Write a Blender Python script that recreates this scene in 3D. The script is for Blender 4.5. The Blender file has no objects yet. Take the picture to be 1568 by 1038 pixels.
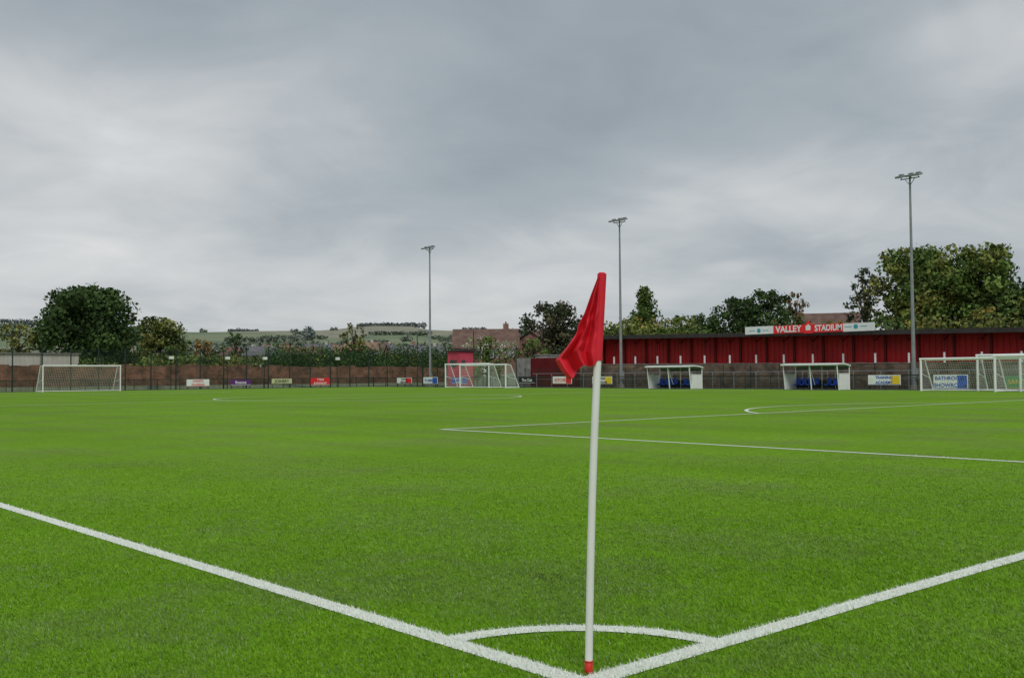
import bpy, math, random
import numpy as np
from mathutils import Matrix, Vector
random.seed(7); RNG=np.random.default_rng(11)
S=bpy.context.scene
W,L=64.34,99.31

# ------------------------------------------------------------------ helpers
class MB:
    def __init__(s): s.v=[];s.f=[];s.m=[];s.o=Matrix.Identity(4)
    def add(s,vs,fs,m=0):
        n=len(s.v); s.v+= [tuple(s.o@Vector(v)) for v in vs]
        s.f+=[tuple(i+n for i in f) for f in fs]; s.m+=[m]*len(fs)
    def box(s,x0,x1,y0,y1,z0,z1,m=0):
        s.add([(x0,y0,z0),(x1,y0,z0),(x1,y1,z0),(x0,y1,z0),(x0,y0,z1),(x1,y0,z1),(x1,y1,z1),(x0,y1,z1)],
              [(0,3,2,1),(4,5,6,7),(0,1,5,4),(1,2,6,5),(2,3,7,6),(3,0,4,7)],m)
    def cyl(s,a,b,r0,r1=None,n=8,m=0,cap=True):
        r1=r0 if r1 is None else r1
        a=Vector(a);b=Vector(b);d=(b-a).normalized()
        t=Vector((0,0,1)) if abs(d.z)<.9 else Vector((1,0,0))
        u=d.cross(t).normalized();w=d.cross(u)
        vs=[];
        for c,r in((a,r0),(b,r1)):
            for i in range(n):
                q=2*math.pi*i/n; vs.append(tuple(c+u*math.cos(q)*r+w*math.sin(q)*r))
        fs=[(i,(i+1)%n,n+(i+1)%n,n+i) for i in range(n)]
        if cap: fs+=[tuple(range(n-1,-1,-1)),tuple(range(n,2*n))]
        s.add(vs,fs,m)
    def path(s,pts,r,n=8,m=0):
        for a,b in zip(pts[:-1],pts[1:]): s.cyl(a,b,r,r,n,m)
    def build(s,name,mats,smooth=False,parent=None,recalc=True):
        me=bpy.data.meshes.new(name); me.from_pydata(s.v,[],s.f)
        for m in mats: me.materials.append(m)
        me.polygons.foreach_set('material_index',s.m)
        if smooth: me.polygons.foreach_set('use_smooth',[True]*len(s.f))
        me.update()
        ob=bpy.data.objects.new(name,me); S.collection.objects.link(ob)
        if parent: ob.parent=parent
        return ob

def mat(name,col,rough=.7,var=.15,scale=3.,metal=0.,bump=0.,coord='Object',var2=None,spec=.3,scale2=None):
    m=bpy.data.materials.new(name); m.use_nodes=True; nt=m.node_tree; N=nt.nodes; K=nt.links
    b=N['Principled BSDF']; b.inputs['Roughness'].default_value=rough; b.inputs['Metallic'].default_value=metal
    b.inputs['Specular IOR Level'].default_value=spec
    tc=N.new('ShaderNodeTexCoord'); nz=N.new('ShaderNodeTexNoise'); nz.inputs['Scale'].default_value=scale; nz.inputs['Detail'].default_value=6
    K.new(tc.outputs[coord],nz.inputs['Vector'])
    r=N.new('ShaderNodeValToRGB'); r.color_ramp.elements[0].position=.3; r.color_ramp.elements[1].position=.7
    c0=[max(0,c*(1-var)) for c in col]; c1=[min(1,c*(1+var)) for c in col]
    if var2: c1=var2
    r.color_ramp.elements[0].color=(*c0,1); r.color_ramp.elements[1].color=(*c1,1)
    K.new(nz.outputs['Fac'],r.inputs[0]); K.new(r.outputs[0],b.inputs['Base Color'])
    if bump:
        bp=N.new('ShaderNodeBump'); bp.inputs['Strength'].default_value=bump; K.new(nz.outputs['Fac'],bp.inputs['Height']); K.new(bp.outputs[0],b.inputs['Normal'])
    return m

def brickmat(name,c1,c2,mortar,sc=1.):
    m=bpy.data.materials.new(name); m.use_nodes=True; nt=m.node_tree; N=nt.nodes; K=nt.links
    b=N['Principled BSDF']; b.inputs['Roughness'].default_value=.9
    tc=N.new('ShaderNodeTexCoord'); sx=N.new('ShaderNodeSeparateXYZ'); K.new(tc.outputs['Object'],sx.inputs[0])
    ad=N.new('ShaderNodeMath'); ad.operation='ADD'; K.new(sx.outputs[0],ad.inputs[0]); K.new(sx.outputs[1],ad.inputs[1])
    cb=N.new('ShaderNodeCombineXYZ'); K.new(ad.outputs[0],cb.inputs[0]); K.new(sx.outputs[2],cb.inputs[1])
    br=N.new('ShaderNodeTexBrick'); br.inputs['Scale'].default_value=sc; br.inputs['Brick Width'].default_value=.45; br.inputs['Row Height'].default_value=.15; br.inputs['Mortar Size'].default_value=.015
    br.inputs['Color1'].default_value=(*c1,1); br.inputs['Color2'].default_value=(*c2,1); br.inputs['Mortar'].default_value=(*mortar,1)
    K.new(cb.outputs[0],br.inputs['Vector'])
    nz=N.new('ShaderNodeTexNoise'); nz.inputs['Scale'].default_value=.8; nz.inputs['Detail'].default_value=9; nz.inputs['Roughness'].default_value=.7; K.new(tc.outputs['Object'],nz.inputs['Vector'])
    mr=N.new('ShaderNodeMapRange'); mr.inputs[1].default_value=.35; mr.inputs[2].default_value=.65; mr.inputs[3].default_value=.35; mr.inputs[4].default_value=1.4; K.new(nz.outputs['Fac'],mr.inputs[0])
    mx=N.new('ShaderNodeVectorMath'); mx.operation='SCALE'; K.new(br.outputs['Color'],mx.inputs[0]); K.new(mr.outputs[0],mx.inputs['Scale'])
    K.new(mx.outputs[0],b.inputs['Base Color'])
    return m

def attrmat(name,rough=.75,trans=.0,spec=.2):
    m=bpy.data.materials.new(name); m.use_nodes=True; nt=m.node_tree; N=nt.nodes; K=nt.links
    b=N['Principled BSDF']; b.inputs['Roughness'].default_value=rough; b.inputs['Specular IOR Level'].default_value=spec
    a=N.new('ShaderNodeAttribute'); a.attribute_name='Col'; K.new(a.outputs['Color'],b.inputs['Base Color'])
    if trans:
        t=N.new('ShaderNodeBsdfTranslucent'); K.new(a.outputs['Color'],t.inputs[0])
        mx=N.new('ShaderNodeMixShader'); mx.inputs[0].default_value=trans
        K.new(b.outputs[0],mx.inputs[1]);K.new(t.outputs[0],mx.inputs[2]);K.new(mx.outputs[0],N['Material Output'].inputs[0])
    return m

def fastmesh(name,V,nper,Col,materials,extra=None):
    n=len(V)//nper; V=np.asarray(V,np.float32)
    nv=len(V); loops=np.arange(nv,dtype=np.int32); sizes=np.full(n,nper,np.int32)
    mi=np.zeros(n,np.int32); col=np.repeat(np.c_[Col,np.ones(n)],nper,0).astype(np.float32)
    if extra and extra.v:
        ev=np.array(extra.v,np.float32); el=np.concatenate([np.array(f,np.int32) for f in extra.f])+nv
        es=np.array([len(f) for f in extra.f],np.int32)
        V=np.r_[V,ev]; loops=np.r_[loops,el]; sizes=np.r_[sizes,es]; mi=np.r_[mi,np.ones(len(es),np.int32)]
        col=np.r_[col,np.tile([[.05,.04,.03,1]],(len(ev),1)).astype(np.float32)]
    me=bpy.data.meshes.new(name); me.vertices.add(len(V)); me.vertices.foreach_set('co',V.ravel())
    me.loops.add(len(loops)); me.loops.foreach_set('vertex_index',loops.astype(np.int32))
    me.polygons.add(len(sizes)); st=np.r_[0,np.cumsum(sizes)[:-1]].astype(np.int32)
    me.polygons.foreach_set('loop_start',st)
    try: me.polygons.foreach_set('loop_total',sizes)
    except Exception: pass
    for m in materials: me.materials.append(m)
    me.polygons.foreach_set('material_index',mi.astype(np.int32))
    a=me.color_attributes.new('Col','FLOAT_COLOR','POINT'); a.data.foreach_set('color',col.ravel())
    me.update(calc_edges=True); me.validate()
    ob=bpy.data.objects.new(name,me); S.collection.objects.link(ob); return ob

LEAF=attrmat('foliage_leaves',.8,0,.1); BARK=mat('bark',(.07,.055,.04),.9,.3,2,bump=.3)

def leaves(clumps,dens,size,pal,spread=.55,gain=1.0):
    Vs=[];Cs=[]
    pal=[np.array(p)*gain*1.12 for p in pal]
    for c,r in clumps:
        area=4*math.pi*((r[0]*r[1]+r[0]*r[2]+r[1]*r[2])/3)
        n=max(8,int(area*dens))
        d=RNG.normal(size=(n,3)); d/=np.linalg.norm(d,axis=1)[:,None]
        rad=1-spread*RNG.random(n)**1.6+.12*RNG.normal(size=n)
        P=np.array(c)+d*np.array(r)*rad[:,None]
        nrm=d+.7*RNG.normal(size=(n,3)); nrm/=np.linalg.norm(nrm,axis=1)[:,None]
        t=np.cross(nrm,RNG.normal(size=(n,3))); t/=np.linalg.norm(t,axis=1)[:,None]+1e-9
        b=np.cross(nrm,t); s=size*(.5+RNG.random(n))[:,None]
        q=np.stack([P-t*s*.5,P+b*s*.32,P+t*s*.5,P-b*s*.32],1).reshape(-1,3)
        base=pal[RNG.integers(len(pal))]; mix=RNG.random((n,1))*.5
        alt=np.array([pal[i] for i in RNG.integers(len(pal),size=n)])
        col=(base*(1-mix)+alt*mix)*(.55+.75*RNG.random((n,1)))*RNG.uniform(.75,1.2)
        Vs.append(q);Cs.append(np.clip(col,0,1))
    return np.concatenate(Vs),np.concatenate(Cs)

def tree(name,x,y,z0,h,w,kind='round',pal=((.05,.09,.025),(.07,.12,.03)),n=34,low=.15,dens=5.,leaf=.5,wy=None,trunk=.35,gain=1.7):
    wy=wy or w; mb=MB(); cl=[]
    top=z0+h
    mb.cyl((x,y,z0-1),(x,y,z0+h*.45),trunk,trunk*.55,9,0); mb.cyl((x,y,z0+h*.45),(x+.2,y,z0+h*.85),trunk*.55,.08,7,0)
    for i in range(n):
        t=(i+.5)/n; zz=low+(1-low)*t**.9
        if kind=='round': env=math.sqrt(max(0.02,1-((zz-.55)/.52)**2)) if zz>.55 else .72+.28*(zz-low)/(.55-low+1e-6)
        elif kind=='cone': env=max(.10,1.05*(1-zz)**.6)
        elif kind=='column': env=.9*math.sqrt(max(.03,1-((zz-.45)/.62)**2))
        else: env=.85*math.sqrt(max(.05,1-((zz-.4)/.68)**2))*(.8+.3*random.random())
        a=i*2.399+random.uniform(-.5,.5); rr=env*(random.random()**.45)
        cr=(.18 if kind!='cone' else .26)*(.7+.6*random.random())*max(.45,env)
        rad=min(w,wy)*.5
        cx=x+math.cos(a)*max(0,rr-cr*.8)*w*.5; cy=y+math.sin(a)*max(0,rr-cr*.8)*wy*.5
        rx=max(.5,cr*rad*1.5); cz=min(z0+h*zz, top-rx*.6)
        cl.append(((cx,cy,cz),(rx*random.uniform(.9,1.3),rx*random.uniform(.9,1.3),rx*random.uniform(.65,.95))))
        if i%2==0: mb.cyl((x,y,z0+h*max(.12,min(.8,zz*.6))),(cx,cy,cz),trunk*.3,.04,5,0)
    mb.m=[1]*len(mb.f)
    V,C=leaves(cl,dens,leaf,pal,.7,gain)
    return fastmesh(name,V,4,C,[LEAF,BARK],mb)

def hedge(name,p0,p1,z0,z1,wd,pal,step=1.6,dens=5,leaf=.35,jit=.25,gain=1.6):
    cl=[]; p0=np.array(p0,float);p1=np.array(p1,float); Ln=np.linalg.norm(p1-p0); n=max(2,int(Ln/step))
    for i in range(n+1):
        c=p0+(p1-p0)*i/n; hz=(z1 if not isinstance(z1,(tuple,list)) else z1[0]+(z1[1]-z1[0])*i/n)-z0
        for k in range(3):
            r=wd*.5*random.uniform(.8,1.2)
            zz=z0+hz*(.2+.3*k)*random.uniform(1-jit,1+jit*.6)
            cl.append(((c[0]+random.uniform(-.4,.4),c[1]+random.uniform(-.4,.4),zz),(max(r,step*.6),max(r,step*.6),hz*.3*random.uniform(.85,1.2))))
    mb=MB()
    for i in range(0,n+1,2):
        c=p0+(p1-p0)*i/n; mb.cyl((c[0],c[1],z0-1),(c[0],c[1],z0+(hz)*.6),.08,.03,5,0)
    mb.m=[1]*len(mb.f)
    V,C=leaves(cl,dens,leaf,pal,.5,gain)
    return fastmesh(name,V,4,C,[LEAF,BARK],mb)

# ------------------------------------------------------------------ materials
white=mat('white_paint',(.80,.81,.81),.45,.05,4)
whitepole=mat('white_plastic',(.82,.82,.80),.4,.04,9)
redp=mat('red_plastic',(.62,.03,.02),.45,.12,8)
galv=mat('galvanised_steel',(.26,.28,.29),.5,.15,2,metal=.2)
dark=mat('dark_grey',(.03,.032,.035),.7,.3,2)
green=mat('fence_green',(.018,.036,.026),.55,.2,2)
redclad=mat('red_cladding',(.58,.020,.024),.5,.22,.5)
reddark=mat('red_steel_dark',(.14,.008,.01),.55,.2,1)
roofm=mat('roof_sheet',(.045,.04,.04),.8,.3,1)
conc=mat('concrete',(.26,.25,.22),.9,.25,1.4,bump=.2)
asph=mat('asphalt',(.07,.07,.07),.95,.3,1.5)
brick=brickmat('brown_brick',(.24,.155,.095),(.15,.09,.06),(.21,.18,.145))
brick2=brickmat('red_brown_brick',(.27,.12,.065),(.19,.09,.052),(.17,.13,.10))
blue=mat('blue_plastic',(.02,.07,.45),.4,.15,4)
glass=mat('smoked_panel',(.07,.085,.09),.2,.2,1,spec=.5)
cream=mat('cream_wall',(.60,.58,.50),.8,.1,1)
tile=mat('roof_tiles',(.15,.095,.075),.9,.3,1.2)
pink=mat('pink_render',(.55,.07,.11),.8,.2,1)
netm=mat('net_cord',(.75,.76,.77),.8,.05,3)
stone=mat('grey_block',(.28,.28,.26),.9,.3,2)

# ------------------------------------------------------------------ terrain
hp=[(12.2,69),(15,72.6),(19.9,68.6),(21.5,67.2),(24.5,65),(27.9,67),(31.4,68),(33.5,75.0),(36.4,74),(37.1,68.2),(39.3,67),(42.2,69),(45.1,68),(49.4,65.5),(69,55),(80,50)]
hx=np.array([a for a,b in hp]);hy=np.array([b-1.5 for a,b in hp])
def sm(t): t=np.clip(t,0,1); return t*t*(3-2*t)
def terr(X,Y):
    X=np.asarray(X,float);Y=np.asarray(Y,float)
    R=np.hypot(X+3,Y+3); az=np.degrees(np.arctan2(X+3,Y+3))
    d=np.maximum(np.maximum(X-84,Y-107),0)
    top=np.interp(az,hx,hy,left=60,right=45)
    z=2.6*sm(d/16)+(top-2.6)*sm((R-170)/1450)**1.05
    z+=sm((R-300)/600)*(3.0*np.sin(X*.006+1)*np.cos(Y*.0075)+1.5*np.sin(X*.021)*np.sin(Y*.017))*sm((1450-R)/500)
    z*=1-.5*sm((R-1650)/1500)
    return z*((d>0)|(R>300))
def ground():
    rs=np.r_[np.linspace(0,80,9),np.linspace(84,240,40),np.linspace(250,1700,75),[1900,2300,2900,3800,5200,7000]]
    na=360; A=np.linspace(0,2*np.pi,na,endpoint=False)
    R,AA=np.meshgrid(rs[1:],A,indexing='ij'); X=R*np.sin(AA)-3;Y=R*np.cos(AA)-3; Z=terr(X,Y)
    V=[(-3,-3,0)]+list(zip(X.ravel(),Y.ravel(),Z.ravel()))
    F=[(0,1+(j+1)%na,1+j) for j in range(na)]
    for i in range(len(rs)-2):
        for j in range(na):
            k=(j+1)%na; F.append((1+i*na+j,1+i*na+k,1+(i+1)*na+k,1+(i+1)*na+j))
    m=bpy.data.materials.new('countryside'); m.use_nodes=True; nt=m.node_tree;N=nt.nodes;K=nt.links
    b=N['Principled BSDF']; b.inputs['Roughness'].default_value=1; b.inputs['Specular IOR Level'].default_value=0
    tc=N.new('ShaderNodeTexCoord')
    mp=N.new('ShaderNodeMapping'); mp.inputs['Scale'].default_value=(.0055,.0042,0); mp.inputs['Rotation'].default_value=(0,0,.5); K.new(tc.outputs['Object'],mp.inputs[0])
    v1=N.new('ShaderNodeTexVoronoi'); v1.inputs['Scale'].default_value=1; K.new(mp.outputs[0],v1.inputs[0])
    v2=N.new('ShaderNodeTexVoronoi'); v2.feature='DISTANCE_TO_EDGE'; K.new(mp.outputs[0],v2.inputs[0])
    r=N.new('ShaderNodeValToRGB'); r.color_ramp.interpolation='CONSTANT'
    cols=[(.19,.235,.15),(.23,.26,.17),(.27,.27,.20),(.175,.22,.145),(.29,.285,.22),(.21,.25,.16)]  # field colours lifted and greyed: aerial haze painted into the base colour
    e=r.color_ramp.elements; e[0].color=(*cols[0],1); e[1].position=1/6;e[1].color=(*cols[1],1)
    for i in range(2,6): q=e.new(i/6); q.color=(*cols[i],1)
    K.new(v1.outputs['Color'],r.inputs[0])
    r2=N.new('ShaderNodeValToRGB'); r2.color_ramp.elements[0].position=.012; r2.color_ramp.elements[1].position=.022
    r2.color_ramp.elements[0].color=(0,0,0,1); r2.color_ramp.elements[1].color=(1,1,1,1); K.new(v2.outputs['Distance'],r2.inputs[0])
    mx=N.new('ShaderNodeMix'); mx.data_type='RGBA'; K.new(r2.outputs[0],mx.inputs[0]); mx.inputs[6].default_value=(.12,.15,.115,1); K.new(r.outputs[0],mx.inputs[7])  # hedge line colour paled with the same painted haze
    nz=N.new('ShaderNodeTexNoise'); nz.inputs['Scale'].default_value=.35; nz.inputs['Detail'].default_value=8; K.new(tc.outputs['Object'],nz.inputs['Vector'])
    mr=N.new('ShaderNodeMapRange'); mr.inputs[1].default_value=.3;mr.inputs[2].default_value=.7;mr.inputs[3].default_value=.85;mr.inputs[4].default_value=1.12; K.new(nz.outputs['Fac'],mr.inputs[0])
    sc=N.new('ShaderNodeVectorMath'); sc.operation='SCALE'; K.new(mx.outputs[2],sc.inputs[0]); K.new(mr.outputs[0],sc.inputs['Scale'])
    K.new(sc.outputs[0],b.inputs['Base Color'])
    me=bpy.data.meshes.new('ground'); me.from_pydata(V,[],F); me.materials.append(m); me.polygons.foreach_set('use_smooth',[True]*len(F)); me.update()
    o=bpy.data.objects.new('ground',me); S.collection.objects.link(o)
ground()

mb=MB(); mb.add([(-14,-14,.004),(83.5,-14,.004),(83.5,106.5,.004),(-14,106.5,.004)],[(0,1,2,3)]); mb.build('asphalt_path',[asph])

def turfmat():
    m=bpy.data.materials.new('artificial_turf'); m.use_nodes=True; nt=m.node_tree;N=nt.nodes;K=nt.links
    b=N['Principled BSDF']; b.inputs['Roughness'].default_value=.9; b.inputs['Specular IOR Level'].default_value=.05
    tc=N.new('ShaderNodeTexCoord')
    def noise(s,d,sc=(1,1,1),rot=0,ro=.65):
        mp=N.new('ShaderNodeMapping'); mp.inputs['Scale'].default_value=sc; mp.inputs['Rotation'].default_value=(0,0,rot); K.new(tc.outputs['Object'],mp.inputs[0])
        n=N.new('ShaderNodeTexNoise'); n.inputs['Scale'].default_value=s; n.inputs['Detail'].default_value=d; n.inputs['Roughness'].default_value=ro; K.new(mp.outputs[0],n.inputs['Vector']); return n.outputs['Fac']
    def rng(f,a,b_,c,d):
        r=N.new('ShaderNodeMapRange'); r.inputs[1].default_value=a;r.inputs[2].default_value=b_;r.inputs[3].default_value=c;r.inputs[4].default_value=d; K.new(f,r.inputs[0]); return r.outputs[0]
    def mul(a,b_):
        x=N.new('ShaderNodeMath'); x.operation='MULTIPLY'; K.new(a,x.inputs[0]);K.new(b_,x.inputs[1]); return x.outputs[0]
    fine=rng(noise(45,5,ro=.8),.3,.7,.66,1.34)
    mid=rng(noise(6,7,ro=.75),.3,.7,.78,1.22)
    big=rng(noise(.16,5),.32,.68,.88,1.08)
    streak=rng(noise(.8,3,(1,.06,1)),.3,.7,.92,1.07)
    f=mul(mul(mul(fine,mid),big),streak)
    ramp=N.new('ShaderNodeValToRGB'); ramp.color_ramp.elements[0].position=.46; ramp.color_ramp.elements[1].position=.70
    ramp.color_ramp.elements[0].color=(.150,.300,.014,1); ramp.color_ramp.elements[1].color=(.165,.25,.050,1)
    K.new(noise(.35,7),ramp.inputs[0])
    sc=N.new('ShaderNodeVectorMath'); sc.operation='SCALE'; K.new(ramp.outputs[0],sc.inputs[0]); K.new(f,sc.inputs['Scale'])
    K.new(sc.outputs[0],b.inputs['Base Color'])
    return m
turf=turfmat()
mb=MB(); mb.add([(-5.5,-5.5,.009),(68.7,-5.5,.009),(68.7,103.6,.009),(-5.5,103.6,.009)],[(0,1,2,3)]); mb.build('football_pitch_turf',[turf])

linem=mat('white_turf_line',(.76,.80,.72),.85,.12,60)
LW=.12
rects=[];arcs=[]
def rect(x0,x1,y0,y1): rects.append((x0,x1,y0,y1))
h=LW/2
rect(-h,h,-h,L+h); rect(W-h,W+h,-h,L+h); rect(h,W-h,-h,h); rect(h,W-h,L-h,L+h); rect(h,W-h,L/2-h,L/2+h)
for yy,sg in((0,1),(L,-1)):
    for hw,dp in((20.16,16.5),(9.16,5.5)):
        a,b=sorted((yy+sg*h,yy+sg*(dp+h))); rect(W/2-hw-h,W/2-hw+h,a,b); rect(W/2+hw-h,W/2+hw+h,a,b)
        a,b=sorted((yy+sg*(dp-h),yy+sg*(dp+h))); rect(W/2-hw+h,W/2+hw-h,a,b)
arcs.append((W/2,L/2,9.15,0,2*math.pi))
th=math.asin((16.5+h-11)/9.15); arcs.append((W/2,11,9.15,th,math.pi-th)); arcs.append((W/2,L-11,9.15,-math.pi+th,-th))
arcs+= [(0,0,.914,0.05,math.pi/2-.05),(W,0,.914,math.pi/2+.05,math.pi-.05),(0,L,.914,-math.pi/2+.05,-.05),(W,L,.914,math.pi+.05,1.5*math.pi-.05)]
mb=MB()
for x0,x1,y0,y1 in rects: mb.add([(x0,y0,.014),(x1,y0,.014),(x1,y1,.014),(x0,y1,.014)],[(0,1,2,3)])
for cx,cy,r,a0,a1 in arcs:
    n=max(24,int((a1-a0)*r*3)); vs=[]
    for i in range(n+1):
        a=a0+(a1-a0)*i/n
        for q in(r-h,r+h): vs.append((cx+q*math.cos(a),cy+q*math.sin(a),.0155))
    mb.add(vs,[(2*i,2*i+1,2*i+3,2*i+2) for i in range(n)])
mb.build('pitch_line_markings',[linem])
def inline(X,Y):
    m=np.zeros(len(X),bool)
    for x0,x1,y0,y1 in rects: m|=(X>x0)&(X<x1)&(Y>y0)&(Y<y1)
    for cx,cy,r,a0,a1 in arcs:
        d=np.hypot(X-cx,Y-cy); a=np.arctan2(Y-cy,X-cx); m|=(abs(d-r)<h)&(((a-a0)%(2*np.pi))<(a1-a0))
    return m
def vnoise(X,Y,sc,seed):
    g=np.random.default_rng(seed).random((128,128)); x=X*sc+40;y=Y*sc+40
    i=np.floor(x).astype(int);j=np.floor(y).astype(int);u=x-i;v=y-j;u=u*u*(3-2*u);v=v*v*(3-2*v)
    G=lambda a,b:g[a%128,b%128]
    return (G(i,j)*(1-u)+G(i+1,j)*u)*(1-v)+(G(i,j+1)*(1-u)+G(i+1,j+1)*u)*v
def fibres():
    C=np.array([-3.0746,-3.0306]); yaw=.7261
    n=480000
    d=3.6*(17/3.6)**(RNG.random(n)**.85); a=yaw+RNG.uniform(-.56,.56,n)
    keep=RNG.random(n)<np.clip((17-d)/10,0,1); d=d[keep];a=a[keep]; n=len(d)
    X=C[0]+d*np.sin(a)/np.cos(a-yaw);Y=C[1]+d*np.cos(a)/np.cos(a-yaw)
    il=inline(X+RNG.normal(0,.007,n),Y+RNG.normal(0,.007,n))
    hgt=RNG.uniform(.006,.016,n); wd=.0020+.0011*(d/4); wd*=RNG.uniform(.6,1.3,n)
    ta=RNG.uniform(0,2*np.pi,n); la=RNG.normal(2.2,1.1,n); ll=hgt*RNG.uniform(.1,1.5,n)
    z=.0125+il*.0035
    B0=np.c_[X-np.cos(ta)*wd,Y-np.sin(ta)*wd,z-.003+0*X];B1=np.c_[X+np.cos(ta)*wd,Y+np.sin(ta)*wd,z-.003+0*X]
    T=np.c_[X+np.cos(la)*ll,Y+np.sin(la)*ll,z+hgt]
    V=np.stack([B0,B1,T],1).reshape(-1,3)
    p=.42*vnoise(X,Y,.8,1)+.28*vnoise(X,Y,2.3,2)+.30*vnoise(X,Y,6,3)
    p+=.15*np.exp(-(((X-1.6)/1.9)**2+((Y-2.6)/1.9)**2))+.07*np.exp(-(((X-4)/2.4)**2+((Y-3)/2)**2))
    worn=np.clip((p-.50)/.24,0,1)[:,None]*.85
    mark=np.clip(1.15*np.exp(-(((X-1.42)/.16)**2+((Y-1.75)/.24)**2))+.8*np.exp(-(((X-.75)/.22)**2+((Y-2.3)/.18)**2))+.8*np.exp(-(((X-1.9)/.3)**2+((Y-2.6)/.2)**2)),0,1)[:,None]*(vnoise(X,Y,11,8)[:,None]>.4)*.55
    tone=(.76+.46*(.4*vnoise(X,Y,1.5,4)+.3*vnoise(X,Y,9,5)+.3*vnoise(X,Y,24,6)))[:,None]
    col=np.where(RNG.random((n,1))<.5,[[.155,.330,.012]],[[.195,.385,.02]])*(.62+.76*RNG.random((n,1)))*tone*1.04
    col=col*(1-worn)+worn*(col*.45+np.array([[.09,.125,.045]]))
    col=col*(1-mark)+mark*np.array([[.075,.085,.045]])
    col=np.where(RNG.random((n,1))<.045+.09*worn,[[.33,.43,.20]],col)
    col=np.where(il[:,None],np.array([[.84,.87,.80]])*(.8+.25*RNG.random((n,1))),col)
    fastmesh('turf_fibres',V,3,np.clip(col,0,1),[attrmat('turf_fibre',.6,.25,.15)])
fibres()

# ------------------------------------------------------------------ corner flag
def corner_flag():
    base=Vector((.11,.08,0)); top=Vector((.165,.03,1.716)); r=Vector((.748,-.664,0)); f=Vector((.664,.748,0))
    e=bpy.data.objects.new('corner_flag',None); S.collection.objects.link(e)
    def pp(z,bend=1): 
        t=z/1.716; return base+(top-base)*t+ r*(-.010*math.sin(t*math.pi))*bend
    mb=MB(); pts=[pp(z) for z in np.linspace(.06,1.70,14)]
    for a,b in zip(pts[:-1],pts[1:]): mb.cyl(a,b,.0165,.0165,16,0,False)
    mb.cyl(pp(0),pp(.065),.0175,.0175,16,1); mb.cyl(pp(.062),pp(.068),.019,.019,16,1)
    mb.build('pole',[whitepole,redp],True,e)
    fm=bpy.data.materials.new('red_flag_cloth'); fm.use_nodes=True; N=fm.node_tree.nodes;K=fm.node_tree.links
    b=N['Principled BSDF']; b.inputs['Roughness'].default_value=.6; b.inputs['Specular IOR Level'].default_value=.3
    tc=N.new('ShaderNodeTexCoord'); w=N.new('ShaderNodeTexNoise'); w.inputs['Scale'].default_value=9; w.inputs['Detail'].default_value=5; K.new(tc.outputs['Object'],w.inputs['Vector'])
    rp=N.new('ShaderNodeValToRGB'); rp.color_ramp.elements[0].color=(.76,.020,.042,1); rp.color_ramp.elements[1].color=(.90,.034,.062,1); rp.color_ramp.elements[0].position=.3;rp.color_ramp.elements[1].position=.7
    K.new(w.outputs['Fac'],rp.inputs[0]); K.new(rp.outputs[0],b.inputs['Base Color'])
    t=N.new('ShaderNodeBsdfTranslucent'); t.inputs[0].default_value=(.85,.02,.04,1); mx=N.new('ShaderNodeMixShader'); mx.inputs[0].default_value=.22
    K.new(b.outputs[0],mx.inputs[1]);K.new(t.outputs[0],mx.inputs[2]);K.new(mx.outputs[0],N['Material Output'].inputs[0])
    ov=[0,.18,.38,.52,.6,.74,.86,.94,1]; oa=[.020,.043,.068,.094,.100,.142,.182,.156,.125]; oz=[1.700,1.63,1.55,1.495,1.461,1.396,1.346,1.300,1.262]
    nv,ns=110,64; V=[];F=[]
    for i in range(nv+1):
        v=i/nv; A=np.interp(v,ov,oa); Z=np.interp(v,ov,oz); iz=1.716-(1.716-1.343)*v
        for j in range(ns+1):
            s=j/ns
            a=A*s; z=iz+(Z-iz)*s + .020*math.sin(s*math.pi)*(1 if v>.5 else v*2)*(-math.sin(s*7+1))*v
            am=min(1,s*3)
            fold=math.sin(2*math.pi*(2.4*s+.25*v*s)+1.2+1.8*v)*.040*am*(.25+.85*v)+math.sin(2*math.pi*(5.3*s+.9*v))*.010*s + .035*s*v
            fold+=.014*math.sin(11*v+5*s)*s+.008*math.sin(27*v-9*s)*s*v+.010*math.exp(-((v-.62-.25*s)/.05)**2)*am-.008*math.exp(-((v-.40-.3*s)/.05)**2)*am
            p=pp(iz)-r*a+f*(fold-.018*(1-s)); p.z=z
            V.append(tuple(p))
    for i in range(nv):
        for j in range(ns): k=i*(ns+1)+j; F.append((k,k+1,k+ns+2,k+ns+1))
    me=bpy.data.meshes.new('cloth'); me.from_pydata(V,[],F); me.materials.append(fm); me.polygons.foreach_set('use_smooth',[True]*len(F)); me.update()
    o=bpy.data.objects.new('cloth',me); S.collection.objects.link(o); o.parent=e
    mb=MB(); zz=np.linspace(1.343,1.716,10)
    for a,b_ in zip(zz[:-1],zz[1:]): mb.cyl(pp(a),pp(b_),.0195,.0195,16,0,False)
    mb.cyl(pp(1.714),pp(1.722),.0195,.012,16,0)
    mb.build('sleeve',[fm],True,e)
corner_flag()

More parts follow.
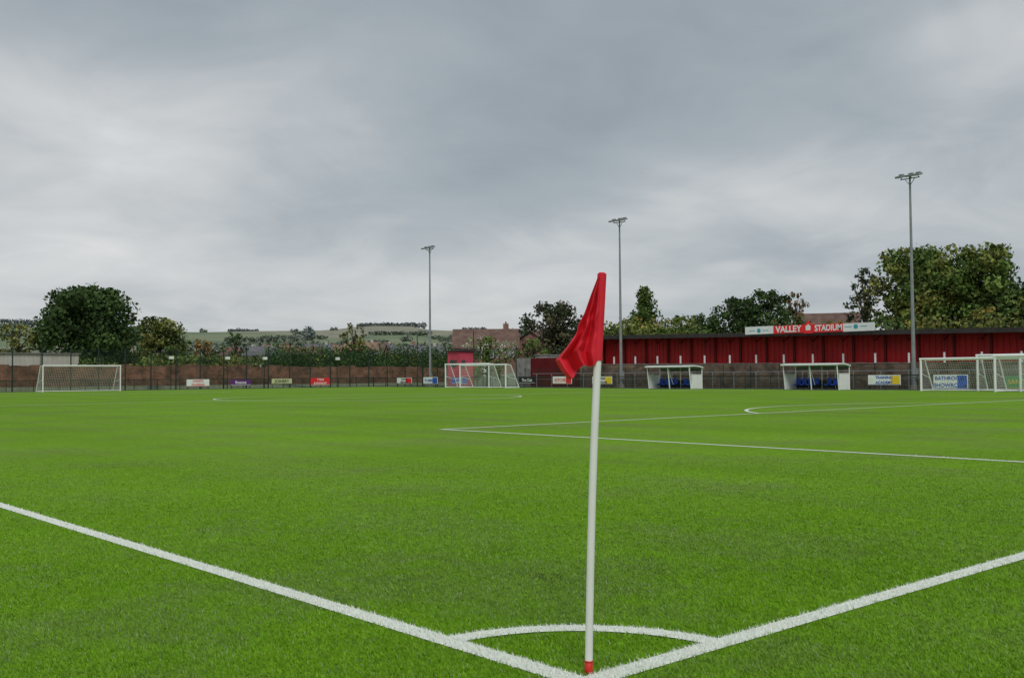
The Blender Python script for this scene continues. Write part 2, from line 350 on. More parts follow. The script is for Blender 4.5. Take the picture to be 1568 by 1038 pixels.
# ------------------------------------------------------------------ goals
def goal(name,cx,cy,rot,w=7.32,hh=2.44,d0=.8,d1=2.0,r=.06,stays=True):
    mb=MB(); mb.o=Matrix.Translation((cx,cy,.02))@Matrix.Rotation(rot,4,'Z')
    x0,x1=-w/2,w/2
    mb.cyl((x0,0,0),(x0,0,hh+r),r,r,10);mb.cyl((x1,0,0),(x1,0,hh+r),r,r,10);mb.cyl((x0-r,0,hh+r),(x1+r,0,hh+r),r,r,10)
    rb=r*.6
    for x in(x0,x1):
        mb.path([(x,0,hh+r),(x,d0,hh),(x,d1,.05),(x,0,.05)],rb,8)
        if stays: mb.cyl((x,0,1.2),(x,d1*.7,.9),rb*.6,rb*.6,6)
    mb.cyl((x0,d1,.05),(x1,d1,.05),rb,rb,8)
    if stays: mb.cyl((x0,d0,hh),(x1,d0,hh),rb*.5,rb*.5,6)
    t=.006; st=.16
    def strip(a,b,n):
        a=Vector(a);b=Vector(b);u=(b-a).normalized().cross(Vector(n)).normalized()*t
        mb.add([a-u,a+u,b+u,b-u],[(0,1,2,3)],1)
    k=int(w/st)
    for i in range(k+1):
        x=x0+w*i/k; strip((x,.02,hh),(x,d0,hh-.03),(0,0,1)); strip((x,d0,hh-.03),(x,d1,.06),(0,1,.3))
    for i in range(15):
        q=i/14; y=d0+(d1-d0)*q; z=hh-.03+(.06-hh)*q; strip((x0,y+.004,z),(x1,y+.004,z),(0,1,.3))
    for i in range(5): y=d0*i/5+.03; strip((x0,y,hh+.004),(x1,y,hh+.004),(0,0,1))
    for x in(x0,x1):
        for i in range(14):
            z=hh*i/14+.05; ym=d1+(d0-d1)*(z/hh); strip((x,.02,z),(x,ym,z),(1,0,0))
        for i in range(1,12):
            y=d1*i/12; zt=hh if y<d0 else hh*(d1-y)/(d1-d0); strip((x+.004,y,.05),(x+.004,y,max(.06,zt)),(1,0,0))
    return mb.build(name,[white,netm])
goal('football_goal',W/2,L,0)
goal('football_goal',W/2,0,math.pi)
R90=-math.pi/2
goal('portable_football_goal',66.2,82.3,R90,7.3,2.44,.7,1.7,.075)
goal('portable_football_goal',65.1,78.4,R90,7.3,2.3,.7,1.8,.075)
goal('portable_football_goal',64.9,28.0,R90,6.6,2.1,.6,1.7,.08)
goal('portable_football_goal',66.3,24.4,R90,7.3,2.3,.6,1.5,.08)
goal('portable_football_goal',63.4,22.0,R90,7.3,2.2,.6,1.7,.08)

# ------------------------------------------------------------------ dugouts
def dugout(x,y0,y1):
    mb=MB(); D=1.75; Ht=2.0; r=.04
    for y in (y0,(y0+y1)/2,y1):
        mb.cyl((x+.25,y,0),(x,y,Ht-.06),r*1.2,r*1.2,8,0); mb.cyl((x+D,y,0),(x+D,y,Ht-.12),r,r,8,0)
    mb.cyl((x+.05,(y0+y1)/2+.05,Ht*.95),(x+.8,(y0+y1)/2+.05,.4),r*.8,r*.8,6,0)
    mb.cyl((x+.25,y0,.05),(x+D,y0,.05),r,r,6,0);mb.cyl((x+.25,y1,.05),(x+D,y1,.05),r,r,6,0)
    n=6
    for i in range(n):
        a,b=i/n,(i+1)/n; za=Ht+.10*math.sin(a*math.pi)-.10*a; zb=Ht+.10*math.sin(b*math.pi)-.10*b
        xa=x-.2+(D+.25)*a; xb=x-.2+(D+.25)*b
        vs=[(xa,y0-.12,za),(xb,y0-.12,zb),(xb,y1+.12,zb),(xa,y1+.12,za)]; vs+=[(p[0],p[1],p[2]-.10) for p in vs]
        mb.add(vs,[(0,1,2,3),(7,6,5,4),(0,4,5,1),(2,6,7,3)]+([(0,3,7,4)] if i==0 else [])+([(1,5,6,2)] if i==n-1 else []),0)
    mb.box(x+D-.02,x+D+.02,y0+.04,y1-.04,.12,.75,4); mb.box(x+D-.012,x+D+.012,y0+.04,y1-.04,1.55,Ht-.16,2)
    for y in np.linspace(y0,y1,5)[1:-1]: mb.cyl((x+D-.04,y,.1),(x+D-.04,y,Ht-.15),.02,.02,6,0)
    for y in(y0,y1):
        mb.box(x+.30,x+D-.04,y-.015,y+.015,.1,1.22,0)
        mb.box(x+.2,x+D-.04,y-.008,y+.008,1.24,1.28,0)
    mb.box(x+D-.55,x+D-.48,y0+.2,y1-.2,.32,.38,1)
    ys=np.linspace(y0+.45,y1-.45,8)
    for k,y in enumerate(ys):
        if k in(3,): continue
        mb.box(x+D-.75,x+D-.32,y-.19,y+.19,.42,.47,3); mb.box(x+D-.34,x+D-.29,y-.19,y+.19,.46,.92,3)
        mb.box(x+D-.76,x+D-.72,y-.18,y+.18,.36,.43,3); mb.cyl((x+D-.52,y,.02),(x+D-.52,y,.41),.025,.025,6,1)
    mb.box(x,x+D,y0,y1,.0095,.02,1)
    return mb.build('dugout_shelter',[white,dark,glass,blue,green])
dugout(66.8,52.9,57.6); dugout(66.8,38.85,43.55)

# ------------------------------------------------------------------ fences
def mesh_fence(name,p0,p1,hgt,post,wires,ww,hsp,posth=None,pr=.035,rail=False,z0=0):
    mb=MB(); p0=Vector((*p0,z0));p1=Vector((*p1,z0)); Ln=(p1-p0).length; d=(p1-p0)/Ln; nrm=Vector((-d.y,d.x,0)); up=Vector((0,0,1))
    n=int(Ln/wires)
    for i in range(n+1):
        c=p0+d*(Ln*i/n); a=d*ww*.5; mb.add([c-a,c+a,c+a+up*hgt,c-a+up*hgt],[(0,1,2,3)])
    k=int(hgt/hsp)
    for i in range(k+1):
        z=.05+(hgt-.08)*i/k; o=nrm*.004+up*z; w2=up*ww*.6
        mb.add([p0+o-w2,p1+o-w2,p1+o+w2,p0+o+w2],[(0,1,2,3)])
    m=int(round(Ln/post))
    for i in range(m+1):
        c=p0+d*(Ln*i/m)+nrm*.05; mb.cyl(c,c+up*(posth or hgt+.06),pr,pr,6)
    if rail: mb.cyl(p0+up*hgt,p1+up*hgt,.03,.03,6)
    return mb.build(name,[green])
mesh_fence('pitch_perimeter_fence',(69,-4),(69,103.9),1.12,2.5,.065,.018,.2,rail=True)
mesh_fence('pitch_perimeter_fence',(-5.8,103.9),(68.9,103.9),1.12,2.5,.065,.016,.2,rail=True)
mesh_fence('ball_stop_fence',(8,104.6),(77,104.6),4.2,2.75,.12,.016,.2,posth=4.4,pr=.065)
mesh_fence('ball_stop_fence',(77,104.6),(77,86.5),4.4,3.,.12,.016,.2,posth=4.7,pr=.06)
mesh_fence('terrace_mesh_fence',(75.3,4),(75.3,83),2.0,3.,.10,.016,.2,pr=.045)
mb=MB()
for q in((70.4,86.2),(70.9,97.5)): mb.cyl((*q,0),(*q,6.3),.06,.05,8)
mb.build('net_post',[green])
for X in(43.2,54.3,64.0,49.7):
    mb=MB(); mb.cyl((X,104.4,0),(X,104.4,3.55),.05,.04,8,0); mb.box(X-.22,X+.22,104.15,104.45,3.3,3.65,1); mb.box(X-.25,X+.25,104.1,104.5,3.65,3.7,0)
    mb.build('fence_lamp',[green,white])

# ------------------------------------------------------------------ floodlights
def flood(y,hh):
    mb=MB(); x=70.5
    mb.cyl((x,y,0),(x,y,.35),.30,.28,10,1); mb.cyl((x,y,.3),(x,y,1.8),.17,.16,12,0); mb.cyl((x,y,1.8),(x,y,hh),.15,.07,12,0)
    mb.box(x-.12,x+.12,y-.3,y-.16,.8,1.6,0)
    mb.cyl((x,y-.75,hh-.15),(x,y+.75,hh-.15),.04,.04,8,0); mb.cyl((x,y-.4,hh-.15),(x,y,hh-.7),.025,.025,6,0); mb.cyl((x,y+.4,hh-.15),(x,y,hh-.7),.025,.025,6,0)
    for s in(-.72,-.15,.62):
        mb.o=Matrix.Translation((x-.25,y+s,hh+.04))@Matrix.Rotation(math.radians(-14),4,'Y')
        mb.box(-.38,.32,-.25,.25,-.08,.06,0); mb.box(-.34,.26,-.21,.21,-.095,-.082,2); mb.box(.05,.30,-.15,.15,.06,.16,0)
        mb.o=Matrix.Identity(4); mb.cyl((x-.2,y+s,hh-.02),(x,y+s,hh-.15),.03,.03,6,0)
    mb.build('floodlight_mast',[galv,conc,glass])
flood(34.68,16.0);flood(64.1,16.1);flood(94.4,16.4); flood(5.2,16)

# ------------------------------------------------------------------ stand
def zr(y): return 4.62+(y-29.3)*.0185
def stand():
    e=bpy.data.objects.new('covered_terrace_stand',None); S.collection.objects.link(e)
    ya,yb=2.9,75.2
    mb=MB(); st=.5; n=int((yb-ya)/st); xx=79.4
    for i in range(n):
        y0=ya+i*st
        for a,b,xa,xb in((0,.30,xx,xx),(.30,.36,xx,xx+.07),(.36,.44,xx+.07,xx+.07),(.44,.5,xx+.07,xx)):
            mb.add([(xa,y0+a,0),(xb,y0+b,0),(xb,y0+b,zr(y0+b)-.12),(xa,y0+a,zr(y0+a)-.12)],[(0,3,2,1)],0)
    mb.box(76.6,79.4,yb,yb+.08,0,zr(yb)-.5,0)
    mb.build('red_rear_cladding',[redclad],False,e)
    mb=MB()
    for f0,f1,t0,t1 in((76.9,77.02,-.36,.02),(77.02,79.9,-.12,-.03)):
        vs=[(f0,ya-.4,zr(ya)+t0),(f1,ya-.4,zr(ya)+t0),(f1,yb+.5,zr(yb)+t0),(f0,yb+.5,zr(yb)+t0),(f0,ya-.4,zr(ya)+t1),(f1,ya-.4,zr(ya)+t1),(f1,yb+.5,zr(yb)+t1),(f0,yb+.5,zr(yb)+t1)]
        mb.add(vs,[(0,3,2,1),(4,5,6,7),(0,1,5,4),(1,2,6,5),(2,3,7,6),(3,0,4,7)],0)
    mb.build('roof',[roofm],False,e)
    mb=MB(); y=32.9-30
    while y<75:
        z=zr(y)
        mb.cyl((77.6,y,0),(77.6,y,z-.15),.05,.05,8,1)
        mb.cyl((77.6,y,1.9),(77.6,y,2.85+(y-30)*.008),.09,.09,8,0)
        mb.cyl((77.6,y,z-.9),(77.05,y,z-.35),.05,.05,6,1); mb.cyl((77.6,y,z-.9),(78.8,y,z-.2),.05,.05,6,1)
        mb.box(77.05,79.35,y-.05,y+.05,z-.3,z-.13,1)
        mb.box(79.26,79.37,y-.09,y+.09,0,z-.2,1)
        y+=2.985
    mb.build('columns',[white,reddark],False,e)
    mb=MB()
    for i in range(24):
        y0=ya+(yb-ya)*i/24;y1=ya+(yb-ya)*(i+1)/24; zt=1.98+(y0-29)*.0095
        mb.box(76.1,76.35,y0,y1,0,zt,0); mb.box(76.06,76.39,y0,y1,zt+.002,zt+.05,1)
        for k in range(3): mb.box(76.4+k*.99,77.39+k*.99,y0,y1,0,.5+k*.32,1)
    mb.build('terrace_wall',[brick,conc],False,e)
stand()
mb=MB()
for y in np.arange(6,82,2.4): mb.cyl((74.6,y,0),(74.6,y,1.45),.04,.04,6)
mb.cyl((74.6,6,1.45),(74.6,81,1.45),.035,.035,6); mb.cyl((74.6,6,.85),(74.6,81,.85),.03,.03,6)
mb.build('crowd_railing',[galv])
# sign on the roof
def sgn():
    e=bpy.data.objects.new('stadium_name_sign',None); S.collection.objects.link(e)
    rs=mat('sign_red',(.85,.03,.035),.4,.05,2); ws=mat('sign_white',(.82,.83,.83),.4,.04,2); teal=mat('sign_teal',(.05,.34,.42),.4,.1,2)
    mb=MB(); x=76.3; zb=4.80;zt=5.50
    for y0,y1,m in((50.85,53.9,1),(47.7,50.84,0),(46.75,47.69,0),(43.9,46.74,0),(41.0,43.89,1)):
        mb.box(x,x+.06,y0,y1,zb+(y0-41)*.009,zt+(y0-41)*.009,m)
    pts=[(-.42,0),(.42,0),(.46,.75),(.25,.85),(0,1.1),(-.25,.85),(-.46,.75)]
    mb.add([(x-.03,47.25+a,zb-.02+b) for a,b in pts]+[(x-.002,47.25+a,zb-.02+b) for a,b in pts],[(6,5,4,3,2,1,0),(7,8,9,10,11,12,13)]+[(i,(i+1)%7,7+(i+1)%7,7+i) for i in range(7)],0)
    mb.add([(x-.036,47.25+a*.55,zb+.25+b*.5) for a,b in pts],[(6,5,4,3,2,1,0)],1)
    for yc in(52.4,42.7):
        n=20; mb.add([(x-.006,yc+.2*math.cos(q*2*math.pi/n),5.20+.2*math.sin(q*2*math.pi/n)) for q in range(n)],[tuple(range(n-1,-1,-1))],2)
        for k in(-1,1): mb.box(x-.006,x-.002,yc+k*.72-.33,yc+k*.72+.33,5.17,5.23,2)
    for y in np.arange(41.5,54,2): mb.cyl((x+.1,y,4.6),(x+.1,y,5.4),.03,.03,6,3); mb.box(x+.1,77.,y-.03,y+.03,4.72,4.78,3)
    mb.build('panels',[rs,ws,teal,dark],False,e)
    return e,ws
se,ws=sgn()
def text(body,loc,rot,size,m,parent,sx=1.,bold=.0):
    c=bpy.data.curves.new('lettering','FONT'); c.body=body; c.size=size; c.align_x='CENTER'; c.align_y='CENTER'; c.extrude=.004; c.offset=bold
    c.materials.append(m); o=bpy.data.objects.new('lettering',c); S.collection.objects.link(o); o.location=loc; o.rotation_euler=rot; o.scale=(sx,1,1)
    if parent: o.parent=parent
    return o
RX=(math.pi/2,0,-math.pi/2); RY=(math.pi/2,0,0)
text('VALLEY',(76.28,49.27,5.21),RX,.78,ws,se,1.0,.022); text('STADIUM',(76.28,45.28,5.18),RX,.72,ws,se,.88,.022)

# ------------------------------------------------------------------ ad boards
def cm(n,c): return mat('board_'+n,c,.45,.07,3)
cmw=cm('white',(.78,.80,.80)); cmr=cm('red',(.72,.03,.04)); cmb=cm('blue',(.03,.10,.48)); cmk=cm('black',(.015,.015,.02)); cmy=cm('yellow',(.80,.55,.03)); cmp=cm('purple',(.12,.03,.18)); cmc=cm('cream',(.55,.56,.33)); cmg=cm('green',(.03,.28,.07))
def board(ax,pos,a,b,z0,z1,bg,txt,tc,accent=None,ac2=None):
    mb=MB()
    if ax=='X':
        mb.box(pos,pos+.03,a,b,z0,z1,0); mb.box(pos-.003,pos-.001,a+.03,b-.03,z0+.02,z0+.05,2)
        if accent: mb.box(pos-.006,pos-.0035,a+.06,a+(b-a)*accent,z0+.06,z1-.05,1)
    else:
        mb.box(a,b,pos,pos+.03,z0,z1,0); mb.box(a+.03,b-.03,pos-.003,pos-.001,z0+.02,z0+.05,2)
        if accent: mb.box(a+.06,b-.06,pos-.006,pos-.0035,z1-(z1-z0)*accent,z1-.04,1)
    mb.box(*( (pos+.031,pos+.07,a+.1,a+.14,0,z1) if ax=='X' else (a+.1,a+.14,pos+.031,pos+.07,0,z1)),3)
    mb.box(*( (pos+.031,pos+.07,b-.14,b-.1,0,z1) if ax=='X' else (b-.14,b-.1,pos+.031,pos+.07,0,z1)),3)
    o=mb.build('advertising_board',[bg,ac2 or bg,tc,green])
    lines=txt.split('|'); w=abs(b-a)
    for i,t in enumerate(lines):
        sz=min((z1-z0)*(.8/len(lines)),w*1.35/len(t)); zc=z1-(z1-z0)*(i+.5)/len(lines)-.01
        text(t,(pos-.012,(a+b)/2,zc) if ax=='X' else ((a+b)/2,pos-.012,zc),RX if ax=='X' else RY,sz,tc,o,1.,.006)
B=[(95.9,98.9,.42,1.10,cmw,'BUILDERS|MERCHANT',cmk,.4,cmr),(90.9,93.6,.40,1.15,cmw,'PLUMBING',cmb,.35,cmb),(85.6,88.3,.40,1.12,cmb,'MOTORS|GARAGE',cmw,None,None),
   (74.5,77.,.48,1.10,cmk,'The Club',cmw,None,None),(69.2,71.9,.42,1.15,cmw,'KITCHENS',cmr,.3,cmr),(63.8,66.4,.40,1.12,cmw,'TAXIS|24 HOURS',cmk,.35,cmy),
   (34.9,37.5,.38,1.12,cmw,'TRAINING|ACADEMY',cmb,.3,cmy),(29.9,32.4,.12,1.12,cmw,'BATHROOMS|SHOWROOM',cmb,.3,cmb),(24.6,27.3,.18,1.02,cmg,'SANDWICH',cmy,None,None)]
for a,b,z0,z1,bg,t,tc,ac,a2 in B: board('X',68.9,a,b,z0,z1,bg,t,tc,ac,a2)
for a,b,z0,z1,bg,t,tc,ac,a2 in [(44.7,47.3,.35,1.1,cmw,'CARPETS|FLOORING',cmr,None,None),(49.8,52.3,.42,1.02,cmp,'finance',cmw,None,None),(54.9,57.5,.5,1.1,cmc,'JOINERY',cmk,None,None),(60.,62.6,.32,1.15,cmr,'TYRES|& EXHAUST',cmw,None,None)]:
    board('Y',103.8,a,b,z0,z1,bg,t,tc,ac,a2)

# ------------------------------------------------------------------ walls / buildings
mb=MB()
for i in range(36):
    x0=12+i*2.1; zt=2.85-.008*i+random.uniform(-.16,.12)
    mb.box(x0,x0+2.09,111,111.4,0,zt,0)
mb.build('brick_boundary_wall',[brick2])
mb=MB(); mb.box(78.2,84,84.2,84.5,0,3.6,0); mb.box(78.3,78.5,84.5,88,0,3.3,0); mb.box(78.1,84.1,84.1,84.6,3.602,3.7,0); mb.build('block_wall',[stone])
mb=MB()
for i in range(58): mb.box(77.,77.05,75.9+i*.14,76.0+i*.14,0,3.2+(i%3)*.03,0)
mb.box(77.06,77.1,75.9,84.,.5,.6,0);mb.box(77.06,77.1,75.9,84.,2.6,2.7,0); mb.build('red_timber_fence',[reddark])

def house(name,cx,cy,z0,ln,dp,eave,ridge,rot,wm,rm,wins=4,chim=True):
    mb=MB(); mb.o=Matrix.Translation((cx,cy,0))@Matrix.Rotation(rot,4,'Z'); a,b=ln/2,dp/2
    mb.add([(-a,-b,z0-2),(a,-b,z0-2),(a,b,z0-2),(-a,b,z0-2),(-a,-b,eave),(a,-b,eave),(a,b,eave),(-a,b,eave),(-a,0,ridge-.1),(a,0,ridge-.1)],
           [(0,1,5,4),(2,3,7,6),(1,2,6,9,5),(3,0,4,8,7)],0)
    o=.35; t=.15; dz=(ridge-eave)/b*o
    for s in(-1,1):
        vs=[(-a-o,s*(b+o),eave-dz),(a+o,s*(b+o),eave-dz),(a+o,0,ridge),(-a-o,0,ridge)]; vs+=[(p[0],p[1],p[2]+t) for p in vs]
        mb.add(vs,[(0,1,2,3),(4,5,6,7),(0,1,5,4),(1,2,6,5),(3,0,4,7)],1)
    for i in range(wins):
        x=-a+ln*(i+.5)/wins
        for zz in(eave-1.5,eave-4.0):
            if zz>z0-1:
                for s in(-1,1):
                    y0,y1=sorted((s*(b+.02),s*(b+.05))); mb.box(x-.6,x+.6,y0,y1,zz,zz+1.1,3)
                    y0,y1=sorted((s*(b+.052),s*(b+.06))); mb.box(x-.52,x-.03,y0,y1,zz+.08,zz+1.02,2); mb.box(x+.03,x+.52,y0,y1,zz+.08,zz+1.02,2)
    mb.box(-.5,.5,*( -b-.06,-b-.01),z0-2,z0+.1,3)
    if chim: mb.box(a*.55,a*.55+.8,-.3,.3,ridge-.6,ridge+.9,0); mb.cyl((a*.55+.4,0,ridge+.9),(a*.55+.4,0,ridge+1.2),.13,.1,8,1)
    return mb.build(name,[wm,rm,glass,white])
rA=math.radians(-41.6)
rb=mat('red_brick_wall',(.27,.15,.115),.9,.2,2); rw=mat('render_wall',(.46,.45,.41),.9,.1,2); tl2=mat('slate_tiles',(.14,.14,.15),.85,.25,1.5); tlo=mat('orange_tiles',(.27,.17,.125),.9,.25,1.2)  # village walls and tiles: distance haze mixed into the base colours
house('brick_house',93.6,111.5,2.6,9,8,5.3,7.9,rA,rb,tile)
house('brick_house',101.5,108.5,2.6,8,8,5.0,7.7,rA+1.2,rb,tile,3,False)
house('brick_house',142,85.5,2.6,9.5,8,8.0,10.6,math.radians(-58),rb,tile,3,False)
house('brick_house',131,44,2.6,11,8,6.5,9,math.radians(-66),rb,tile,3)
mb=MB(); mb.box(28.2,36.8,114,117,0,3.95,0); mb.box(28.0,37.,113.8,117.2,3.952,4.07,1)
mb.box(32.7,32.9,113.95,113.99,1,3.94,1)
for x in(29.8,34.6): mb.box(x,x+.9,113.96,113.99,1.9,2.7,2)
mb.build('portable_cabin',[cream,conc,glass])
mb=MB(); mb.box(71.0,73.2,89.5,91.7,0,4.1,0); mb.add([(70.8,89.3,4.1),(73.4,89.3,4.1),(73.4,91.9,4.1),(70.8,91.9,4.1),(70.8,89.3,4.22),(73.4,89.3,4.4),(73.4,91.9,4.4),(70.8,91.9,4.22)],[(0,3,2,1),(4,5,6,7),(0,1,5,4),(1,2,6,5),(2,3,7,6),(3,0,4,7)],1)
mb.box(71.3,71.8,89.44,89.48,2.2,3.1,2);mb.box(72.3,73.0,89.44,89.48,.1,2.1,0);mb.box(70.94,70.98,90,91.2,2.3,3.1,2); mb.build('refreshment_kiosk',[pink,roofm,glass,white])
for i,(az,R,ln,tz,wm,rm) in enumerate([(27.9,300,10,9.0,rw,tl2),(28.8,330,9,10.2,rb,tlo),(30.0,320,12,9.3,rb,tile),(30.9,345,9,11.0,rw,tl2),(32.0,350,14,10.7,rb,tlo),(33.3,345,11,11.6,rw,tlo),(35.6,310,10,9.8,rb,tl2),(36.6,300,12,9.1,rw,tl2),(26.9,360,12,10.5,rw,tile),(31.2,420,12,13,rb,tlo),(34.4,430,10,14,rw,tile)]):
    a=math.radians(az); x=R*math.sin(a)-3;y=R*math.cos(a)-3; z=float(terr(x,y))
    house('brick_house',x,y,z,ln,7,tz-1.6,tz+.9,-a+random.uniform(-.5,.5),wm,rm,4)

# ------------------------------------------------------------------ vegetation
G1=((.032,.058,.018),(.045,.078,.022),(.026,.045,.016)); G2=((.06,.10,.022),(.085,.125,.03),(.045,.075,.02)); OL=((.11,.12,.03),(.14,.135,.035),(.08,.10,.028)); AU=((.17,.12,.03),(.11,.11,.03),(.20,.10,.03)); DK=((.026,.036,.020),(.04,.048,.024),(.055,.05,.028)); YL=((.15,.15,.035),(.11,.13,.03),(.18,.14,.04))
T=tree
T('oak_tree',43,129.5,2.2,10.4,13.5,'round',G1,80,.05,6.5,.5,gain=1.5)
T('shrub_tree',35.5,131.5,2.2,5.8,7,'bush',OL,26,.0,6,.4); T('shrub_tree',29,134,2.2,5.2,8,'bush',G1,26,.0,6,.4)
T('shrub_tree',50.5,136,2.2,5,8,'bush',G1,24,0,6,.4)
T('birch_tree',59,145,2.4,7.7,10.5,'round',OL+G1,44,.0,6,.45,gain=1.5); T('shrub_tree',64,141,2.4,4.6,6,'bush',AU,18,0,6,.4,gain=1.3); T('shrub_tree',67,137,2.4,5.4,6,'bush',G1,18,0,6,.4)
T('ash_tree',84,131.5,2.6,6.8,6,'bush',OL,26,0,6,.4,gain=1.2)
T('hawthorn_tree',90.5,94,1.5,9.2,9.5,'round',DK,60,.0,7,.42,gain=1.8)
T('leylandii_tree',110,95.5,2.6,11.3,8.4,'cone',G2,80,.05,7,.4,gain=1.4)
T('sycamore_tree',115.5,90,2.6,7.2,8,'round',G1+G2,44,.05,7,.42,gain=1.5)
T('sycamore_tree',118.5,85.5,2.6,9.6,8.5,'round',G1,56,.05,7,.42,gain=1.5); T('sycamore_tree',120.5,81.8,2.6,10.4,8.5,'round',G1,60,.05,7,.42,gain=1.5); T('copper_beech_tree',122.5,78.6,2.6,10.0,5.6,'bush',((.13,.085,.04),(.10,.08,.03)),36,.05,7,.4)
T('cypress_tree',118.3,65.6,2.6,12.1,5.6,'column',DK+G1,50,.03,7,.4)
T('oak_tree',121.5,60.0,2.6,14.3,12.5,'round',G2+OL[:2],95,.10,5.5,.5,gain=1.7); T('oak_tree',124.8,54.2,2.6,14.2,12.5,'round',OL[2:]+G2+OL[:1],95,.10,5.5,.5,gain=1.7)
T('autumn_tree',117,58.5,2.6,6.6,8,'bush',AU+YL,26,0,6,.4); T('autumn_tree',120,51.5,2.6,6.4,9,'bush',YL,30,0,6,.4)
T('oak_tree',127.5,46.5,2.6,9.8,12,'round',G1+G2,60,0,6,.5); T('oak_tree',132,38,2.6,11,13,'round',G1,50,0,6,.5); T('maple_tree',122,43,2.6,7.4,9,'bush',OL+AU,30,0,6,.4)
T('shrub_tree',99,88,2.4,6.4,8,'bush',YL,32,0,6,.4); T('shrub_tree',97,81,2.4,5.9,8,'bush',YL+OL,30,0,6,.4); T('shrub_tree',104,84,2.4,6.6,8,'bush',OL+G2,30,0,6,.4)
T('shrub_tree',94,86,2.,5.6,7,'bush',G1+OL,28,0,6,.4)
T('shrub_tree',110,72,2.6,5.8,8,'bush',G1+OL,26,0,6,.4); T('shrub_tree',114,67.5,2.6,5.4,7,'bush',G1+AU,26,0,6,.4)
hedge('garden_hedge',(102,97),(92,72),2.2,(7.7,6.9),4,OL+G2,2,5,.4)
hedge('garden_hedge',(92,71),(95,46),1.8,(6.0,6.1),3.5,G1+OL,2,5,.4)
hedge('garden_hedge',(96,45),(100,15),1.8,(6.4,6.8),4,OL+AU+G1,2,5,.4)
hedge('clipped_hedge',(60,113.6),(88,111.8),1.,5.25,2.6,((.035,.085,.018),(.05,.105,.022),(.028,.06,.016)),1.1,9,.26,.06,gain=1.3)
hedge('bramble_scrub',(37,113),(58,112.2),1.2,3.3,2.2,G2+OL,1.3,6,.3,.5)
hedge('bramble_scrub',(14,118),(37,120),1.2,3.9,3,G1+G2,1.6,5,.35,.5)
hedge('field_hedge',(20,150),(110,122),2.6,4.4,5,G1+OL,3,3,.55,.4,gain=2.)
o=tree('flowering_bush',77.8,92.4,.8,5.2,6.2,'bush',((.07,.11,.025),(.10,.14,.035)),40,0,6,.32)
cl=[((77.0+random.uniform(-3.0,3.4),91.0+random.uniform(-2.4,1.8),random.uniform(3.6,5.9)),(.6,.6,.35)) for _ in range(20)]
V,C=leaves(cl,12,.18,((.50,.53,.42),(.56,.57,.47),(.20,.28,.10)),.4); fl=fastmesh('blossom',V,4,C,[LEAF]); fl.parent=o
T('shrub_tree',83,90,1.0,4.8,6,'bush',G2,24,0,6,.35)
cl=[]
def dt(az,R,w,hh):
    a=math.radians(az); x=R*math.sin(a)-3;y=R*math.cos(a)-3; z=float(terr(x,y)); n=max(1,int(w/hh*1.3))
    for i in range(n):
        t=(i+.5)/n-.5; cl.append(((x+math.cos(a)*t*w,y-math.sin(a)*t*w,z+hh*.40),(hh*.55*random.uniform(.8,1.3),hh*.55,hh*.5*random.uniform(.7,1.2))))
for i in range(34): dt(random.uniform(13,50),random.uniform(260,480),random.choice([6,10,20]),random.uniform(3.5,5.5))
V,C=leaves(cl,.6,2.2,((.11,.145,.085),(.14,.165,.10),(.10,.125,.08)),.3)  # leaf palette lightened to paint in distance haze
cl=[]
for i in range(50): dt(random.uniform(13,50),random.uniform(520,1250),random.choice([8,14,30,60]),random.uniform(3.5,5.5))
V1,C1=leaves(cl,.5,2.6,((.15,.185,.14),(.17,.20,.15)),.3)  # farther trees: paler palette, haze painted into the leaf colour
cl=[]
for az,R,w,hh in ((35.,1500,95,8),(34.2,1520,60,7),(30.4,900,7,13),(41.6,700,9,11),(14.5,1450,120,10),(20.3,1300,30,9),(18.4,1400,50,7),(27,1450,40,5),(39.5,1400,30,6)): dt(az,R,w,hh)
V2,C2=leaves(cl,.5,2.6,((.125,.155,.15),(.14,.17,.16)),.3)  # ridge trees: bluish haze painted into the leaf colour
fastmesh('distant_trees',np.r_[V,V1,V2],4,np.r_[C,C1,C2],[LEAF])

# ------------------------------------------------------------------ sky, sun
wd=bpy.data.worlds.new('World'); S.world=wd; wd.use_nodes=True; nt=wd.node_tree;N=nt.nodes;K=nt.links
for n in list(N): N.remove(n)
out=N.new('ShaderNodeOutputWorld'); sky=N.new('ShaderNodeTexSky'); sky.sky_type='NISHITA'; sky.sun_disc=False
SE,SA=math.radians(48),math.radians(215)
sky.sun_elevation=SE; sky.sun_rotation=SA
bg1=N.new('ShaderNodeBackground'); bg1.inputs[1].default_value=.08; K.new(sky.outputs[0],bg1.inputs[0])
tc=N.new('ShaderNodeTexCoord'); sp=N.new('ShaderNodeSeparateXYZ'); K.new(tc.outputs['Generated'],sp.inputs[0])
def M(op,a,b=None,clamp=False):
    n=N.new('ShaderNodeMath'); n.operation=op; n.use_clamp=clamp
    for i,v in enumerate((a,b)):
        if v is None: continue
        if isinstance(v,(int,float)): n.inputs[i].default_value=v
        else: K.new(v,n.inputs[i])
    return n.outputs[0]
zc=M('MAXIMUM',sp.outputs[2],0.0); den=M('ADD',zc,.22)
px=M('DIVIDE',sp.outputs[0],den); py=M('DIVIDE',sp.outputs[1],den)
cb=N.new('ShaderNodeCombineXYZ'); K.new(px,cb.inputs[0]);K.new(py,cb.inputs[1])
def cn(scale,det,rough,off,dist=0.):
    mp=N.new('ShaderNodeMapping'); mp.inputs['Location'].default_value=off; K.new(cb.outputs[0],mp.inputs[0])
    n=N.new('ShaderNodeTexNoise'); n.inputs['Scale'].default_value=scale; n.inputs['Detail'].default_value=det; n.inputs['Roughness'].default_value=rough; n.inputs['Distortion'].default_value=dist; K.new(mp.outputs[0],n.inputs['Vector']); return n.outputs['Fac']
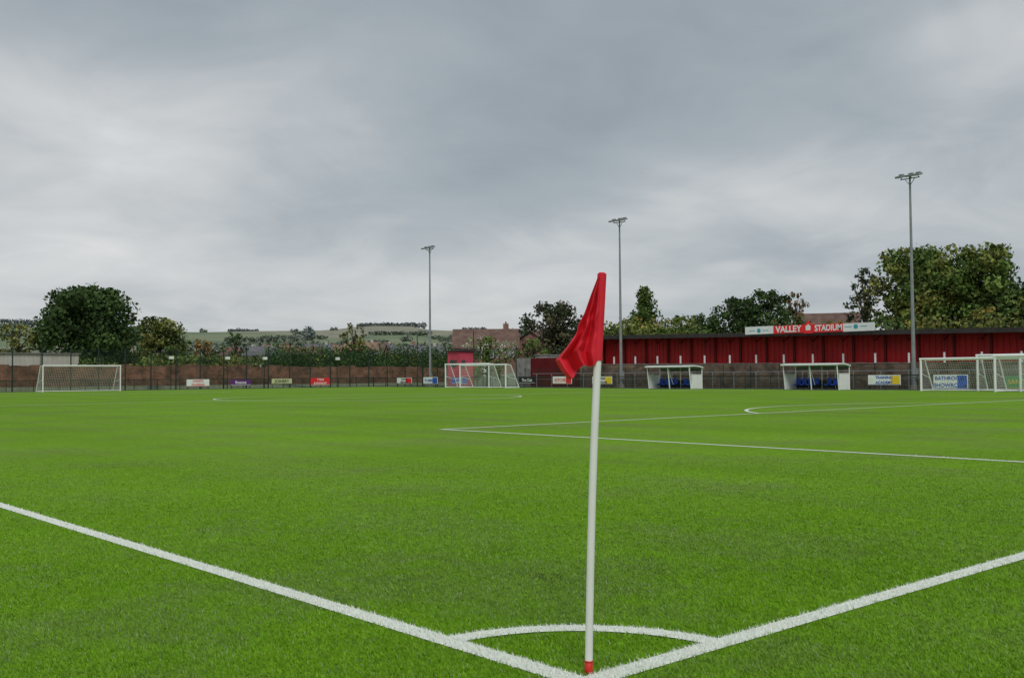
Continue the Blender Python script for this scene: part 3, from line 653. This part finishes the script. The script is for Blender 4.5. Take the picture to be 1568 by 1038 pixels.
n1=cn(.9,4,.48,(3.1,1.7,0),.4); n2=cn(2.6,7,.55,(7,2,0),.6)
val=M('ADD',M('MULTIPLY',M('SUBTRACT',n1,.5),1.05),M('MULTIPLY',M('SUBTRACT',n2,.5),.50))
val=M('ADD',val,.455)
for az,el,sx,amt in ((14,13,.20,.20),(22,20,.22,-.17),(45,13,.28,-.17),(46,24,.4,-.12),(67,16,.12,.30),(26,5,.34,.18),(52,3,.34,.15),(60,9,.14,-.06)):
    a=math.radians(az);e=math.radians(el); c=(math.sin(a)*math.cos(e),math.cos(a)*math.cos(e),math.sin(e))
    s=N.new('ShaderNodeVectorMath'); s.operation='SUBTRACT'; K.new(tc.outputs['Generated'],s.inputs[0]); s.inputs[1].default_value=c
    m2=N.new('ShaderNodeVectorMath'); m2.operation='MULTIPLY'; K.new(s.outputs[0],m2.inputs[0]); m2.inputs[1].default_value=(1/sx,1/sx,2.0/sx)
    l=N.new('ShaderNodeVectorMath'); l.operation='LENGTH'; K.new(m2.outputs[0],l.inputs[0])
    mr=N.new('ShaderNodeMapRange'); mr.interpolation_type='SMOOTHERSTEP'; mr.inputs[1].default_value=0;mr.inputs[2].default_value=1.3;mr.inputs[3].default_value=amt;mr.inputs[4].default_value=0; K.new(l.outputs['Value'],mr.inputs[0])
    val=M('ADD',val,mr.outputs[0])
rp=N.new('ShaderNodeValToRGB'); K.new(val,rp.inputs[0]); E=rp.color_ramp.elements
E[0].position=.12;E[0].color=(.31,.355,.39,1);E[1].position=.88;E[1].color=(.73,.735,.74,1)
q=E.new(.40);q.color=(.41,.455,.49,1); q=E.new(.62);q.color=(.56,.585,.60,1)
bg2=N.new('ShaderNodeBackground'); K.new(rp.outputs[0],bg2.inputs[0]); bg2.inputs[1].default_value=1.
mx=N.new('ShaderNodeMixShader'); mx.inputs[0].default_value=.95; K.new(bg1.outputs[0],mx.inputs[1]);K.new(bg2.outputs[0],mx.inputs[2]);K.new(mx.outputs[0],out.inputs[0])
sl=bpy.data.lights.new('sun','SUN'); sl.energy=1.45; sl.angle=math.radians(20); sl.color=(1,.97,.92); so=bpy.data.objects.new('sun',sl); S.collection.objects.link(so)
d=Vector((math.sin(SA)*math.cos(SE),math.cos(SA)*math.cos(SE),math.sin(SE))); so.rotation_euler=d.to_track_quat('Z','Y').to_euler()

# ------------------------------------------------------------------ camera
cam=bpy.data.cameras.new('camera'); co=bpy.data.objects.new('camera',cam); S.collection.objects.link(co); S.camera=co
yaw,pitch,roll=.7261,.0353,-.00705
f=Vector((math.sin(yaw)*math.cos(pitch),math.cos(yaw)*math.cos(pitch),math.sin(pitch))); r=Vector((math.cos(yaw),-math.sin(yaw),0)); u=r.cross(f)
r2=r*math.cos(roll)+u*math.sin(roll);u2=-r*math.sin(roll)+u*math.cos(roll)
m=Matrix((r2,u2,-f)).transposed().to_4x4(); m.translation=(-3.0746,-3.0306,1.2812); co.matrix_world=m
cam.sensor_width=36; cam.lens=36*1579.6/1568; cam.clip_end=20000; cam.clip_start=.05
S.view_settings.view_transform='Standard'; S.view_settings.look='None'; S.view_settings.exposure=0
